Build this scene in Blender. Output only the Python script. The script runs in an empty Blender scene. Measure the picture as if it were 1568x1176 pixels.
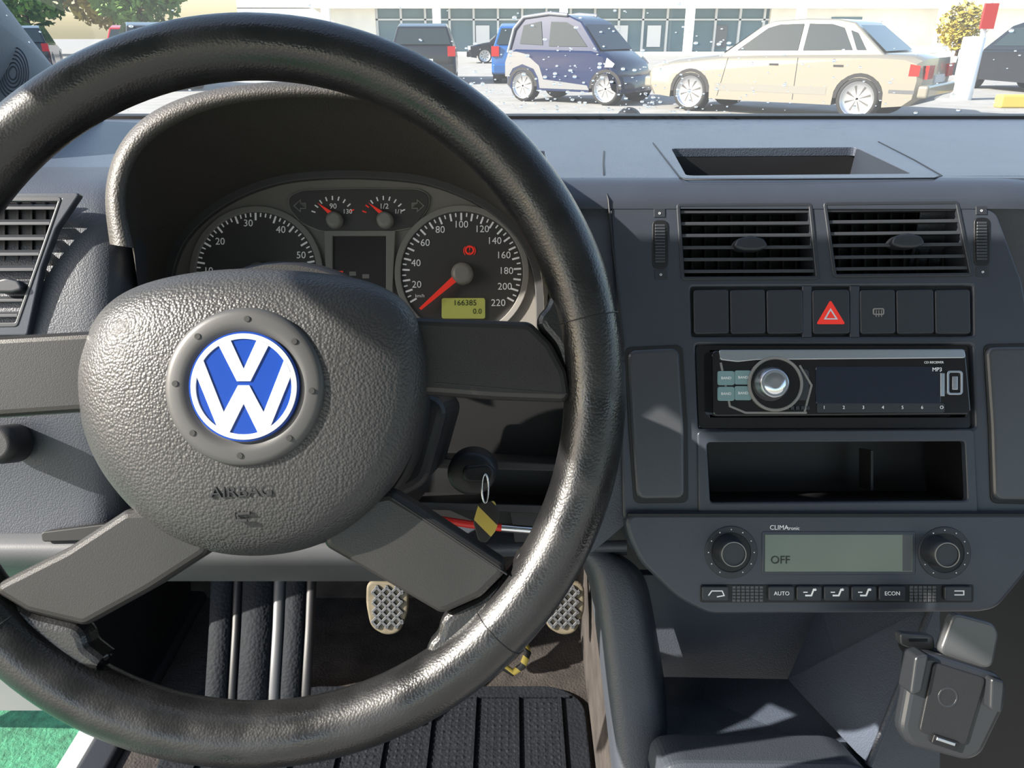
import bpy, bmesh, math, random
from mathutils import Vector, Matrix
random.seed(4)
f=1178.0; CX=784.0; CY=588.0; PITCH=math.radians(24.5); CAMH=1.22
M = Matrix.Translation((0,0,CAMH)) @ Matrix.Rotation(math.radians(90)-PITCH,4,'X')
M3=M.to_3x3()
col=bpy.context.scene.collection
def C(px,py,d): return Vector(((px-CX)/f*d,(CY-py)/f*d,-d))
def P(px,py,d): return M@C(px,py,d)
def G(px,py,H):
    v=M3@C(px,py,1); return Vector((0,0,CAMH))+v*(H/v.z)
def W(x,F,H): return Vector((x,F,CAMH+H))
PAR=[None]
def group(name):
    e=bpy.data.objects.new(name,None); e.empty_display_size=.05; col.objects.link(e); PAR[0]=e; return e
def reg(ob,mat=None):
    col.objects.link(ob)
    if mat is not None: ob.data.materials.append(mat)
    if PAR[0] is not None: ob.parent=PAR[0]
    return ob
# ---------------- materials
def mat(name,c,rough=.5,metal=0,grain=0,gs=500,spec=.5,emit=None,es=1,var=0,vs=20,coat=0,kind='v',rvar=0):
    m=bpy.data.materials.new(name); m.use_nodes=True; nt=m.node_tree; b=nt.nodes['Principled BSDF']
    b.inputs['Base Color'].default_value=(*c,1); b.inputs['Roughness'].default_value=rough
    b.inputs['Metallic'].default_value=metal; b.inputs['Specular IOR Level'].default_value=spec
    b.inputs['Coat Weight'].default_value=coat
    if emit: b.inputs['Emission Color'].default_value=(*emit,1); b.inputs['Emission Strength'].default_value=es
    tc=nt.nodes.new('ShaderNodeTexCoord')
    if grain:
        if kind=='v':
            t=nt.nodes.new('ShaderNodeTexVoronoi'); t.feature='F1'; t.inputs['Scale'].default_value=gs; out=t.outputs['Distance']
            nt.links.new(tc.outputs['Object'],t.inputs['Vector'])
        else:
            t=nt.nodes.new('ShaderNodeTexNoise'); t.inputs['Scale'].default_value=gs; t.inputs['Detail'].default_value=3; out=t.outputs['Fac']
            nt.links.new(tc.outputs['Object'],t.inputs['Vector'])
        bp=nt.nodes.new('ShaderNodeBump'); bp.inputs['Strength'].default_value=grain; bp.inputs['Distance'].default_value=.5/gs
        if kind=='v': bp.invert=True
        nt.links.new(out,bp.inputs['Height']); nt.links.new(bp.outputs['Normal'],b.inputs['Normal'])
    if var:
        n=nt.nodes.new('ShaderNodeTexNoise'); n.inputs['Scale'].default_value=vs; n.inputs['Detail'].default_value=5
        nt.links.new(tc.outputs['Object'],n.inputs['Vector'])
        r=nt.nodes.new('ShaderNodeMapRange'); r.inputs['From Min'].default_value=.3; r.inputs['From Max'].default_value=.7
        r.inputs['To Min'].default_value=1-var; r.inputs['To Max'].default_value=1+var
        mx=nt.nodes.new('ShaderNodeVectorMath'); mx.operation='SCALE'; mx.inputs[0].default_value=c
        nt.links.new(n.outputs['Fac'],r.inputs['Value']); nt.links.new(r.outputs['Result'],mx.inputs['Scale']); nt.links.new(mx.outputs[0],b.inputs['Base Color'])
        if rvar:
            r2=nt.nodes.new('ShaderNodeMapRange'); r2.inputs['From Min'].default_value=.35; r2.inputs['From Max'].default_value=.65
            r2.inputs['To Min'].default_value=rough-rvar; r2.inputs['To Max'].default_value=rough+rvar
            nt.links.new(n.outputs['Fac'],r2.inputs['Value']); nt.links.new(r2.outputs['Result'],b.inputs['Roughness'])
    return m
LEATHER=mat('rim_leather',(.012,.012,.013),.30,grain=.17,gs=800,spec=.65,var=.25,vs=45,rvar=.09)
PAD=mat('airbag_pad_plastic',(.040,.040,.042),.42,grain=.5,gs=720,spec=.45,var=.08)
SPOKE=mat('spoke_plastic',(.021,.020,.020),.36,grain=.12,gs=1500,var=.15)
HUBG=mat('hub_disc',(.06,.06,.062),.45,grain=.08,gs=2000,kind='n')
DIMP=mat('dimple_dark',(.02,.02,.02),.5)
WHITE=mat('emblem_white',(.66,.68,.72),.2,coat=.3)
BLUE=mat('emblem_blue',(.008,.045,.28),.25,coat=.4)
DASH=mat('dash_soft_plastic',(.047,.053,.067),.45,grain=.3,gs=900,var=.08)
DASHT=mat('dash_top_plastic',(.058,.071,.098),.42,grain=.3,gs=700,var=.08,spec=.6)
FASC=mat('fascia_plastic',(.038,.044,.058),.34,grain=.10,gs=1800,var=.08)
HOODM=mat('binnacle_soft',(.058,.053,.049),.5,grain=.4,gs=700)
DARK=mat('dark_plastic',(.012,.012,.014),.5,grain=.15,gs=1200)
BLACK=mat('deep_black',(.004,.004,.005),.5)
GLOSS=mat('gloss_black',(.008,.008,.01),.12,coat=.4)
SIDEP=mat('side_grab_panel',(.055,.058,.065),.26,grain=.1,gs=1500)
BTN=mat('button_plastic',(.024,.027,.034),.42,grain=.05,gs=2000)
SLAT=mat('vent_slat',(.04,.043,.05),.4)
CHROME=mat('chrome',(.75,.76,.78),.15,metal=1)
SATIN=mat('satin_silver',(.5,.52,.55),.3,metal=1)
CLUS=mat('cluster_face',(.20,.188,.172),.5,grain=.05,gs=2500,kind='n')
GAUGE=mat('gauge_face',(.06,.057,.056),.5)
GRAYC=mat('gauge_cap',(.24,.23,.215),.4)
PRINT=mat('white_print',(.8,.8,.8),.5,emit=(.8,.8,.8),es=.12)
RED=mat('red_print',(.7,.03,.02),.4,emit=(.8,.04,.02),es=.3)
LCDY=mat('lcd_yellow',(.40,.42,.10),.3,emit=(.46,.5,.12),es=.16)
LCDG=mat('lcd_green',(.16,.19,.145),.22,var=.05)
LCDT=mat('lcd_text',(.015,.02,.015),.5)
SCRN=mat('info_screen',(.045,.038,.042),.2)
RDISP=mat('radio_display',(.012,.018,.032),.12,coat=.5)
TEAL=mat('radio_key',(.2,.32,.33),.3,coat=.3)
CARPET=mat('carpet',(.035,.029,.026),.95,grain=1,gs=300,kind='n',var=.5,vs=25)
RUBBER=mat('rubber_mat',(.010,.012,.016),.75,grain=.35,gs=250,var=.2,spec=.2)
PEDAL=mat('pedal_metal',(.13,.11,.075),.6,metal=.1,var=.3,vs=60)
TRIML=mat('light_trim',(.075,.078,.085),.45,grain=.1,gs=1500,var=.1)
PHONE=mat('cradle_plastic',(.020,.022,.026),.35)
PHONE2=mat('cradle_plate',(.07,.073,.078),.25)
PILLAR=mat('pillar_trim',(.19,.22,.25),.6,grain=.2,gs=900)
TURF=mat('turf',(.035,.16,.085),.9,grain=1,gs=150,kind='n',var=.4,vs=60)
SILL=mat('sill_paint',(.5,.52,.53),.25,coat=.5)
ASPH=mat('asphalt',(.26,.255,.245),.9,grain=.5,gs=60,kind='n',var=.15,vs=2)
def stripes(name,c1,c2,scale):
    m=mat(name,c1,.5); nt=m.node_tree; b=nt.nodes['Principled BSDF']
    tc=nt.nodes.new('ShaderNodeTexCoord'); w=nt.nodes.new('ShaderNodeTexWave'); w.bands_direction='DIAGONAL'; w.inputs['Scale'].default_value=scale
    r=nt.nodes.new('ShaderNodeValToRGB'); r.color_ramp.interpolation='CONSTANT'
    r.color_ramp.elements[0].color=(*c1,1); r.color_ramp.elements[1].color=(*c2,1); r.color_ramp.elements[1].position=.5
    nt.links.new(tc.outputs['Object'],w.inputs['Vector']); nt.links.new(w.outputs['Fac'],r.inputs['Fac']); nt.links.new(r.outputs['Color'],b.inputs['Base Color'])
    return m
YB=stripes('yellow_black_strap',(.015,.015,.015),(.55,.42,.08),28)
# ---------------- geometry helpers
def mesh(name,v,fc,m,smooth=False,bevel=0,solid=0,sub=0):
    me=bpy.data.meshes.new(name); me.from_pydata([tuple(x) for x in v],[],fc); me.update()
    bm=bmesh.new(); bm.from_mesh(me); bmesh.ops.recalc_face_normals(bm,faces=bm.faces); bm.to_mesh(me); bm.free()
    if smooth: me.polygons.foreach_set('use_smooth',[True]*len(me.polygons))
    ob=reg(bpy.data.objects.new(name,me),m)
    if solid: q=ob.modifiers.new('s','SOLIDIFY'); q.thickness=solid; q.offset=0
    if sub: q=ob.modifiers.new('sub','SUBSURF'); q.levels=sub; q.render_levels=sub
    if bevel:
        q=ob.modifiers.new('b','BEVEL'); q.width=bevel; q.segments=3; q.limit_method='ANGLE'
        me.polygons.foreach_set('use_smooth',[True]*len(me.polygons))
        q.harden_normals=True
    return ob
def loft(name,rows,m,closed=False,solid=0,sub=0,smooth=True,capend=False):
    n=len(rows[0]); v=[p for r in rows for p in r]; fc=[]
    for i in range(len(rows)-1):
        for j in range(n if closed else n-1):
            k=(j+1)%n; fc.append((i*n+j,i*n+k,(i+1)*n+k,(i+1)*n+j))
    if capend: fc.append(tuple(range(n)))
    return mesh(name,v,fc,m,smooth,solid=solid,sub=sub)
def rp(pts,r,seg=5):
    out=[];n=len(pts)
    for i in range(n):
        a=Vector(pts[i-1]);b=Vector(pts[i]);c=Vector(pts[(i+1)%n])
        u=(a-b);w=(c-b);q=min(r,u.length*.48,w.length*.48)
        p0=b+u.normalized()*q;p2=b+w.normalized()*q
        for k in range(seg+1):
            t=k/seg; p=p0*(1-t)**2+b*2*t*(1-t)+p2*t*t; out.append((p.x,p.y))
    return out
def inset(pts,k):
    # move an outline inward by k (negative = outward)
    q=[]
    for p in pts:
        if not q or (Vector(p)-Vector(q[-1])).length>1e-4: q.append(p)
    if (Vector(q[0])-Vector(q[-1])).length<1e-4: q.pop()
    n=len(q); ar=sum(q[i][0]*q[(i+1)%n][1]-q[(i+1)%n][0]*q[i][1] for i in range(n))
    sg=1 if ar>0 else -1; out=[]
    for i in range(n):
        a=Vector(q[i-1]);b=Vector(q[i]);c=Vector(q[(i+1)%n])
        d1=(b-a).normalized();d2=(c-b).normalized()
        n1=Vector((-d1.y,d1.x))*sg;n2=Vector((-d2.y,d2.x))*sg; nn=(n1+n2)
        if nn.length<1e-5: out.append(tuple(b)); continue
        nn.normalize(); out.append(tuple(b+nn*k*min(1/max(.3,nn.dot(n1)),1.8)))
    return out
def cat(pts,n,closed=False):
    pts=[Vector(p) for p in pts];L=len(pts);out=[]
    segs=L if closed else L-1
    for i in range(n):
        t=i/(n if closed else n-1)*segs; k=min(int(t),segs-1); u=t-k
        g=(lambda q:pts[q%L]) if closed else (lambda q:pts[max(0,min(L-1,q))])
        p0,p1,p2,p3=g(k-1),g(k),g(k+1),g(k+2)
        out.append(.5*((2*p1)+(p2-p0)*u+(2*p0-5*p1+4*p2-p3)*u*u+(3*p1-p0-3*p2+p3)*u**3))
    return out
def curve2d(name,polys,matx,th,bev,m):
    cu=bpy.data.curves.new(name,'CURVE'); cu.dimensions='2D'; cu.fill_mode='BOTH'
    bev=min(bev,th*.45); cu.extrude=th/2-bev; cu.bevel_depth=bev; cu.bevel_resolution=2
    for pl in polys:
        s=cu.splines.new('POLY'); s.points.add(len(pl)-1); s.use_cyclic_u=True
        for i,p in enumerate(pl): s.points[i].co=(p[0],p[1],0,1)
    ob=reg(bpy.data.objects.new(name,cu),m); ob.matrix_world=matx; return ob
def plate(name,outer,d,th,m,holes=(),bev=.0008,r=0):
    be=min(bev,th*.45); k=be*f/d
    if be>=.0008:
        outer=inset(outer,k); holes=[inset(h,-k) for h in holes]
    o=[rp(outer,r) if r else outer]+[h for h in holes]
    polys=[[(C(x,y,d).x,C(x,y,d).y) for x,y in q] for q in o]
    return curve2d(name,polys,M@Matrix.Translation((0,0,-d-th/2)),th,bev,m)
def rect(x0,y0,x1,y1): return [(x0,y0),(x1,y0),(x1,y1),(x0,y1)]
def lathe(name,cx,cy,d,prof,m,seg=48,sx=1):
    c=C(cx,cy,d);v=[];fc=[];n=seg;s=d/f
    for (r,dd) in prof:
        for k in range(n):
            a=2*math.pi*k/n; v.append(M@(c+Vector((math.cos(a)*r*s*sx,math.sin(a)*r*s,-dd))))
    for i in range(len(prof)-1):
        for k in range(n):
            j=(k+1)%n; fc.append((i*n+k,i*n+j,(i+1)*n+j,(i+1)*n+k))
    if prof[0][0]>0: fc.append(tuple(range(n)))
    ob=mesh(name,v,fc,m,True)
    for p in ob.data.polygons: p.use_smooth=len(p.vertices)<10
    return ob
def ring(name,cx,cy,d,r0,r1,th,m,seg=64):
    o=[(cx+math.cos(2*math.pi*k/seg)*r1,cy+math.sin(2*math.pi*k/seg)*r1) for k in range(seg)]
    i=[(cx+math.cos(2*math.pi*k/seg)*r0,cy+math.sin(2*math.pi*k/seg)*r0) for k in range(seg)]
    return plate(name,o,d,th,m,[i],bev=min(th*.3,.0006))
def txt(s,px,py,d,h,m,rot=0,ex=.0001,name=None,sx=1):
    cu=bpy.data.curves.new(name or 'label','FONT'); cu.body=s; cu.size=h/.7*d/f; cu.align_x='CENTER'; cu.align_y='CENTER'; cu.extrude=ex; cu.resolution_u=3
    ob=reg(bpy.data.objects.new(name or 'label',cu),m)
    ob.matrix_world=M@Matrix.Translation(C(px,py,d))@Matrix.Rotation(rot,4,'Z')@Matrix.Diagonal((sx,1,1,1)); return ob
def tube(name,pts,r,m,closed=False):
    cu=bpy.data.curves.new(name,'CURVE'); cu.dimensions='3D'; cu.bevel_depth=r; cu.bevel_resolution=4; cu.use_fill_caps=True
    s=cu.splines.new('POLY'); s.points.add(len(pts)-1); s.use_cyclic_u=closed
    for i,p in enumerate(pts): s.points[i].co=(*p,1)
    s.use_smooth=True
    return reg(bpy.data.objects.new(name,cu),m)
def stroke(pts,w):
    pts=[Vector(p) for p in pts];L=[];R=[]
    for i,p in enumerate(pts):
        if i==0: t=(pts[1]-p).normalized(); n=Vector((-t.y,t.x)); k=1
        elif i==len(pts)-1: t=(p-pts[i-1]).normalized(); n=Vector((-t.y,t.x)); k=1
        else:
            a=(p-pts[i-1]).normalized();b=(pts[i+1]-p).normalized();na=Vector((-a.y,a.x));nb=Vector((-b.y,b.x)); n=(na+nb).normalized();k=min(1/max(.2,n.dot(na)),1.9)
        L.append(p+n*w*k/2);R.append(p-n*w*k/2)
    return [tuple(p) for p in L]+[tuple(p) for p in reversed(R)]
def box(name,x0,x1,y0,y1,z0,z1,m,bevel=0):
    v=[(x,y,z) for x in (x0,x1) for y in (y0,y1) for z in (z0,z1)]
    return mesh(name,v,[(0,1,3,2),(4,6,7,5),(0,4,5,1),(2,3,7,6),(0,2,6,4),(1,5,7,3)],m,bevel=bevel)

# ================= STEERING WHEEL
group('steering_wheel')
wd=.392; wc=C(385,598,wd); Rm=526*wd/f; rr=.0158
v=[];fc=[];N=160;K=28
for i in range(N):
    a=2*math.pi*i/N
    for j in range(K):
        b=2*math.pi*j/K
        x=Rm+rr*math.cos(b); z=rr*1.08*math.sin(b)
        v.append(M@(wc+Vector((x*math.cos(a),x*math.sin(a),z))))
for i in range(N):
    for j in range(K):
        i2=(i+1)%N;j2=(j+1)%K; fc.append((i*K+j,i2*K+j,i2*K+j2,i*K+j2))
mesh('rim',v,fc,LEATHER,True)
for ang in (12,-44,168,224):
    a=math.radians(ang); cdir=Vector((math.cos(a),math.sin(a),0))
    tube('rim_seam',[M@(wc+cdir*(Rm+math.cos(b*math.pi/12)*(rr))+Vector((0,0,1))*rr*1.08*math.sin(b*math.pi/12)) for b in range(24)],.00035,BLACK,closed=True)
O=cat([(118,590),(126,535),(152,480),(200,443),(280,420),(385,411),(490,418),(560,430),(612,455),(642,495),(655,560),(648,640),(618,720),(565,785),(490,833),(400,851),(310,841),(230,803),(165,735),(130,665)],120,True)
hc=Vector((385,603))
rows=[]
for s,d in [(.02,.3575),(.15,.3576),(.3,.358),(.45,.3588),(.6,.3602),(.72,.362),(.82,.3645),(.89,.3672),(.94,.3705),(.975,.375),(.993,.380),(1.0,.387),(1.0,.395),(.98,.41),(.93,.44)]:
    rows.append([P(hc.x+(o.x-hc.x)*s,hc.y+(o.y-hc.y)*s,d) for o in O])
loft('airbag_pad',rows,PAD,closed=True,capend=True)
lathe('column_boss',430,620,.43,[(215,0),(225,.01),(215,.05),(200,.1)],DARK)
lathe('hub_disc',372,593,.3558,[(86,.0016),(90,.0002),(100,0),(112,.0002),(118,.0008),(122,.002),(124,.006)],HUBG,96)
for k in range(8):
    a=math.radians(45*k+3); lathe('dimple',372+105*math.cos(a),593+105*math.sin(a),.3552,[(4.5,.0002),(5,.001)],DIMP,16)
ex,ey,eR=373,592,85
lathe('emblem_disc',ex,ey,.3548,[(eR-1,.0),(eR,.0015),(eR,.003)],BLUE,96)
ring('emblem_ring',ex,ey,.3542,eR*.87,eR*.95,.0008,WHITE,96)
def lg(pts): return [(ex+x*eR,ey-y*eR) for x,y in pts]
plate('emblem_w',lg([(-.87,.25),(-.74,.50),(-.36,-.47),(-.10,.02),(.10,.02),(.36,-.47),(.74,.50),(.87,.25),(.45,-.79),(.27,-.85),(0,-.30),(-.27,-.85),(-.45,-.79)]),.3542,.0008,WHITE,bev=.0001)
plate('emblem_v',lg([(-.46,.77),(-.25,.86),(0,.31),(.25,.86),(.46,.77),(.12,.10),(-.12,.10)]),.3542,.0008,WHITE,bev=.0001)
txt('AIRBAG',370,753,.3605,17,mat('emboss',(.018,.018,.019),.35),rot=.04,ex=.0006,name='airbag_lettering',sx=1.15)
plate('airbag_icon',stroke([(358,786),(360,797),(378,797)],3),.361,.001,DARK,bev=.0002)
plate('airbag_icon',stroke([(364,787),(382,786)],3),.361,.001,DARK,bev=.0002)
def spoke(n,p,d=.382,th=.02,m=SPOKE,r=4,bev=.004): plate(n,p,d,th,m,bev=bev,r=r)
spoke('spoke_right',[(600,484),(650,486),(812,492),(845,525),(868,568),(876,617),(760,613),(665,606),(600,604)])
spoke('spoke_left',[(190,504),(140,506),(0,514),(-60,518),(-100,560),(-110,640),(0,640),(118,632),(190,632)])
spoke('spoke_lower_right',[(560,760),(598,753),(640,778),(782,871),(737,916),(676,943),(560,875),(495,838),(490,790)])
spoke('spoke_lower_left',[(240,780),(190,781),(100,840),(-20,902),(40,940),(128,961),(230,905),(318,848),(320,800)])
plate('spoke_seam',stroke([(665,586),(780,596),(868,603)],1.6),.3818,.004,DARK,bev=.0001)
plate('spoke_seam',stroke([(600,763),(690,822),(776,880)],1.6),.3818,.004,DARK,bev=.0001)
def flare(n,p): plate(n,p,.386,.016,LEATHER,bev=.005,r=14)
flare('rim_flare_right',[(814,492),(836,470),(852,430),(910,430),(915,710),(856,690),(872,640),(872,600),(848,530)])
flare('rim_flare_lower_right',[(780,874),(800,836),(850,850),(710,1010),(640,1012),(668,976),(676,942),(735,915)])
flare('rim_flare_lower_left',[(-10,906),(-70,890),(30,1020),(160,1034),(166,1014),(132,988),(126,960),(50,942)])

# ================= INSTRUMENT CLUSTER
group('instrument_cluster')
cd=.618
A=[(240,530),(247,450),(262,385),(292,340),(345,300),(415,272),(490,262),(570,262),(650,270),(715,292),(765,322),(808,368),(830,430),(832,530)]
Ac=[(p.x,p.y) for p in cat(A,60)]
plate('cluster_back',Ac,cd,.03,CLUS,bev=.0005)
A2=[((x-540)*.965+540,(y-480)*.955+480) for x,y in Ac]
plate('cluster_bezel',Ac+A2[::-1],cd-.006,.006,HUBG,bev=.0007)
for gx,gy,R in ((392,417,96),(707,417,97)):
    ring('gauge_ring',gx,gy,cd-.0035,R-2,R+5,.0035,GRAYC)
    lathe('gauge_dial',gx,gy,cd-.0008,[(R-1,0),(R,.001)],GAUGE,96)
    lathe('gauge_cap',gx,gy,cd-.012,[(10,0),(15,.001),(17,.004),(17,.012)],GRAYC)
def ticks(gx,gy,r0,r1,a0,a1,n,big,m=PRINT,w=1.6):
    for i in range(n+1):
        a=math.radians(a0+(a1-a0)*i/n); q=(r1-r0)*(1.0 if i%big==0 else .5); ca,sa=math.cos(a),math.sin(a)
        plate('tick',stroke([(gx+ca*(r1-q),gy+sa*(r1-q)),(gx+ca*r1,gy+sa*r1)],w*(1.5 if i%big==0 else 1)),cd-.0013,.0005,m,bev=.0001)
ticks(707,417,80,91,150,389,44,2)
ticks(392,417,80,91,150,389,48,4)
for s,x,y in (('20',638,436),('40',637,403),('60',651,372),('80',674,352),('100',706,344),('120',738,351),('140',757,369),('160',771,391),('180',775,415),('200',773,439),('220',763,464),
              ('10',319,415),('20',337,370),('30',380,342),('40',430,352),('50',461,391)):
    txt(s,x,y,cd-.0015,10.5,PRINT)
txt('km/h',643,453,cd-.0015,5,PRINT)
plate('needle',[(705,412),(711,421),(645,474),(642,472)],cd-.009,.001,RED,bev=.0002)
plate('needle_tach',[(388,415),(396,419),(345,478),(342,475)],cd-.009,.001,RED,bev=.0002)
ring('brake_warning',719,383,cd-.0015,5,7,.0005,RED,24); txt('( ! )',719,383,cd-.0016,10,RED)
plate('odometer_lcd',rect(677,457,742,487),cd-.003,.003,LCDY,r=3,bev=.0004)
txt('166385',712,464,cd-.0033,8.5,LCDT); txt('0.0',731,477,cd-.0033,8,LCDT)
pod=[(443,302),(462,293),(545,290),(640,291),(656,300),(654,318),(634,346),(600,352),(490,352),(462,340),(444,318)]
plate('pod_edge',[((x-549)*1.02+549,(y-320)*1.06+320) for x,y in pod],cd-.002,.002,GRAYC,r=8,bev=.0005)
plate('pod',pod,cd-.003,.003,GAUGE,r=8,bev=.0005)
for gx,l1,l2 in ((510,'90','130'),(588,'1/2','1/1')):
    lathe('pod_cap',gx,335,cd-.011,[(8,0),(12,.001),(13,.006),(13,.011)],GRAYC,24)
    for i in range(9):
        a=math.radians(-160+i*17); plate('tick',stroke([(gx+math.cos(a)*29,335+math.sin(a)*29),(gx+math.cos(a)*35,335+math.sin(a)*35)],1.6),cd-.0036,.0004,RED if (i<2 and gx>550) or (i>7 and gx<550) else PRINT,bev=.0001)
    txt(l1,gx,316,cd-.0036,8,PRINT); txt(l2,gx+22,324,cd-.0036,7,PRINT)
    plate('needle_small',[(gx-4,330),(gx+1,326),(gx-22,312)],cd-.009,.0008,RED,bev=.0002)
for sx,x0 in ((-1,460),(1,639)):
    ar=[(x0+sx*a,315+b) for a,b in ((-8,-4),(0,-4),(0,-9),(10,0),(0,9),(0,4),(-8,4))]
    plate('turn_arrow',[ (x,y) for x,y in stroke(ar+[ar[0]],1.2)],cd-.0036,.0004,GRAYC,bev=.0001)
plate('display_frame',[(497,354),(604,354),(600,440),(604,520),(497,520),(501,440)],cd-.004,.004,GRAYC,holes=[rect(508,360,592,518)],r=0,bev=.0006)
plate('info_display',rect(506,358,594,520),cd-.0015,.002,SCRN,bev=.0003)
for x,y in ((520,418),(540,419),(560,423)): plate('warning_icon',rect(x-5,y-3,x+5,y+3),cd-.0018,.0004,RED if x<530 else GRAYC,bev=.0001)

group('instrument_hood')
L1=[(168,374),(161,300),(176,235),(218,182),(290,146),(390,128),(500,128),(610,145),(700,180),(775,240),(830,310),(858,370),(868,410)]
L2=[(205,380),(192,310),(205,250),(245,205),(315,170),(400,153),(500,150),(600,162),(680,195),(750,255),(802,325),(830,380),(840,420)]
L3=[(214,470),(210,380),(232,300),(280,245),(350,205),(420,190),(500,186),(590,193),(665,218),(735,270),(790,335),(825,400),(838,470)]
n=70
l1=cat(L1,n);l2=cat(L2,n);l3=cat(L3,n);l4=cat(A,n)
rows=[[P(p.x,p.y,.506)+Vector((0,.26,-.04)) for p in l1],[P(p.x,p.y,.506)+Vector((0,.08,-.008)) for p in l1],[P(p.x,p.y,.508)+Vector((0,.01,0)) for p in l1],[P(p.x,p.y,.504) for p in l1],
 [P((p.x*2+q.x)/3,(p.y*2+q.y)/3,.4995) for p,q in zip(l1,l2)],[P((p.x+2*q.x)/3,(p.y+2*q.y)/3,.4995) for p,q in zip(l1,l2)],[P(p.x,p.y,.503) for p in l2],
 [P(p.x,p.y,.507) for p in l2],[P(p.x,p.y,.55) for p in l3],[P(p.x-0,p.y-0,.612) for p in l4]]
loft('hood_shell',rows,HOODM)
plate('cluster_surround',[(190,330),(260,300),(830,300),(900,380),(920,640),(190,640)],.66,.02,BLACK)

# ================= DASHBOARD
group('dashboard')
H0=-.0965
def wp(px,py,H=H0):
    g=G(px,py,H); return (g.x,g.y)
hpx=[(1027,227),(1312,225),(1400,266),(1050,269)]
hole=rp([wp(*q) for q in hpx],.008)
outer=[(-.62,.60),(-.34,.60),(-.34,.72),(.03,.72),(.03,.577),(1.2,.577),(1.2,1.03),(-.62,1.03)]
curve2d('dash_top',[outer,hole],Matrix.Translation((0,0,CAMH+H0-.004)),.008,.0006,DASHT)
hv=[wp(*q) for q in hpx]
inn=[(hv[0][0]+.002,hv[0][1]-.002),(hv[1][0]-.004,hv[1][1]-.002),(hv[2][0]-.050,hv[2][1]+.004),(hv[3][0]+.004,hv[3][1]+.004)]
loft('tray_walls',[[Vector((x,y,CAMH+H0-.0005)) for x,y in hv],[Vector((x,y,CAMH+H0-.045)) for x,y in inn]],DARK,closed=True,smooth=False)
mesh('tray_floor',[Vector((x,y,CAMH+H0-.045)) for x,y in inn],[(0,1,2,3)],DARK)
HS=H0+.0002
tube('tray_seam',[G(1000,219,HS),G(1010,232,HS),G(1041,272,HS),G(1050,275,HS),G(1200,275,HS),G(1430,273,HS),G(1442,269,HS),G(1400,245,HS),G(1345,217,HS)],.0006,BLACK)
rows=[]
for F,H in ((.5785,H0-.0008),(.5775,H0),(.572,-.0971),(.5665,-.0987),(.5615,-.1015),(.557,-.1055),(.554,-.1095),(.5525,-.1125),(.5520,-.1140)):
    rows.append([W(.03+.42*k/24,F+ max(0,(k-19)/5)**2*.03,H- max(0,(k-19)/5)**2*.02) for k in range(25)])
loft('dash_front_lip',rows,FASC,sub=1)
rows=[]
for F,H in ((.585,H0+.0003),(.577,-.098),(.571,-.102),(.567,-.11),(.566,-.13),(.566,-.2),(.57,-.3),(.58,-.38),(.64,-.42),(.9,-.42)):
    rows.append([W(x,F+dx,H) for x,dx in ((.30,.0),(.40,.0),(.6,-.01),(.9,-.01),(1.2,.0))])
loft('passenger_dash',rows,DASH,sub=1)
tube('console_seam',[G(925,232,H0),G(924,250,H0),G(925,268,H0),P(927,288,.5555),P(932,306,.5488),P(938,380,.5495),P(946,450,.5495),P(955,530,.5495)],.0008,BLACK)
box('defrost_strip',-.62,1.2,1.0,1.03,CAMH+H0,CAMH+H0+.004,BLACK)
cols=[-260,-120,0,60,120,165,200,225]
prof=[(256,.60),(266,.565),(285,.535),(320,.522),(400,.515),(500,.512),(600,.512),(680,.522),(760,.53),(835,.53)]
rows=[]
for y,d in prof:
    rows.append([P(x,y+(6 if x<0 else 0),d+(.0 if x<190 else .012 if x<210 else .05)) for x in cols])
loft('left_face',rows,DASH,sub=1)
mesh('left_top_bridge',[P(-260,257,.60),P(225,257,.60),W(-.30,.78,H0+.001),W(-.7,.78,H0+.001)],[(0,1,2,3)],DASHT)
plate('knee_back',[(200,560),(960,560),(960,850),(640,850),(200,850)],.62,.02,BLACK)
loft('knee_roll',[[P(x,y,d) for x in range(-260,681,40)] for y,d in ((808,.535),(832,.522),(846,.52),(860,.523),(874,.535),(886,.56),(890,.60))],TRIML)
loft('knee_roll_right',[[P(x,y+(900-x)*.02,d) for x in range(640,961,40)] for y,d in ((800,.62),(828,.60),(838,.595),(846,.60),(850,.65))],DASH)
plate('coin_slot',[(62,815),(180,800),(200,826),(64,830)],.519,.01,BLACK,r=4)
plate('knee_shelf',[(640,700),(870,712),(860,722),(640,716)],.56,.06,DARK)
plate('knee_shelf',[(640,768),(880,775),(890,788),(640,780)],.57,.05,DARK)
plate('knee_tray',[(780,770),(960,770),(960,845),(790,845)],.60,.03,DARK,r=8)
plate('column_shroud',[(560,560),(650,600),(690,615),(655,740),(600,770),(500,800)],.46,.12,DARK,r=14,bev=.006)
plate('filler_panel',[(868,312),(950,306),(960,530),(960,800),(905,846),(870,800),(885,560)],.555,.03,DASH,r=3,bev=.0006)
lathe('light_switch',-8,682,.498,[(18,0),(26,.001),(30,.006),(31,.02)],DARK)

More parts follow.
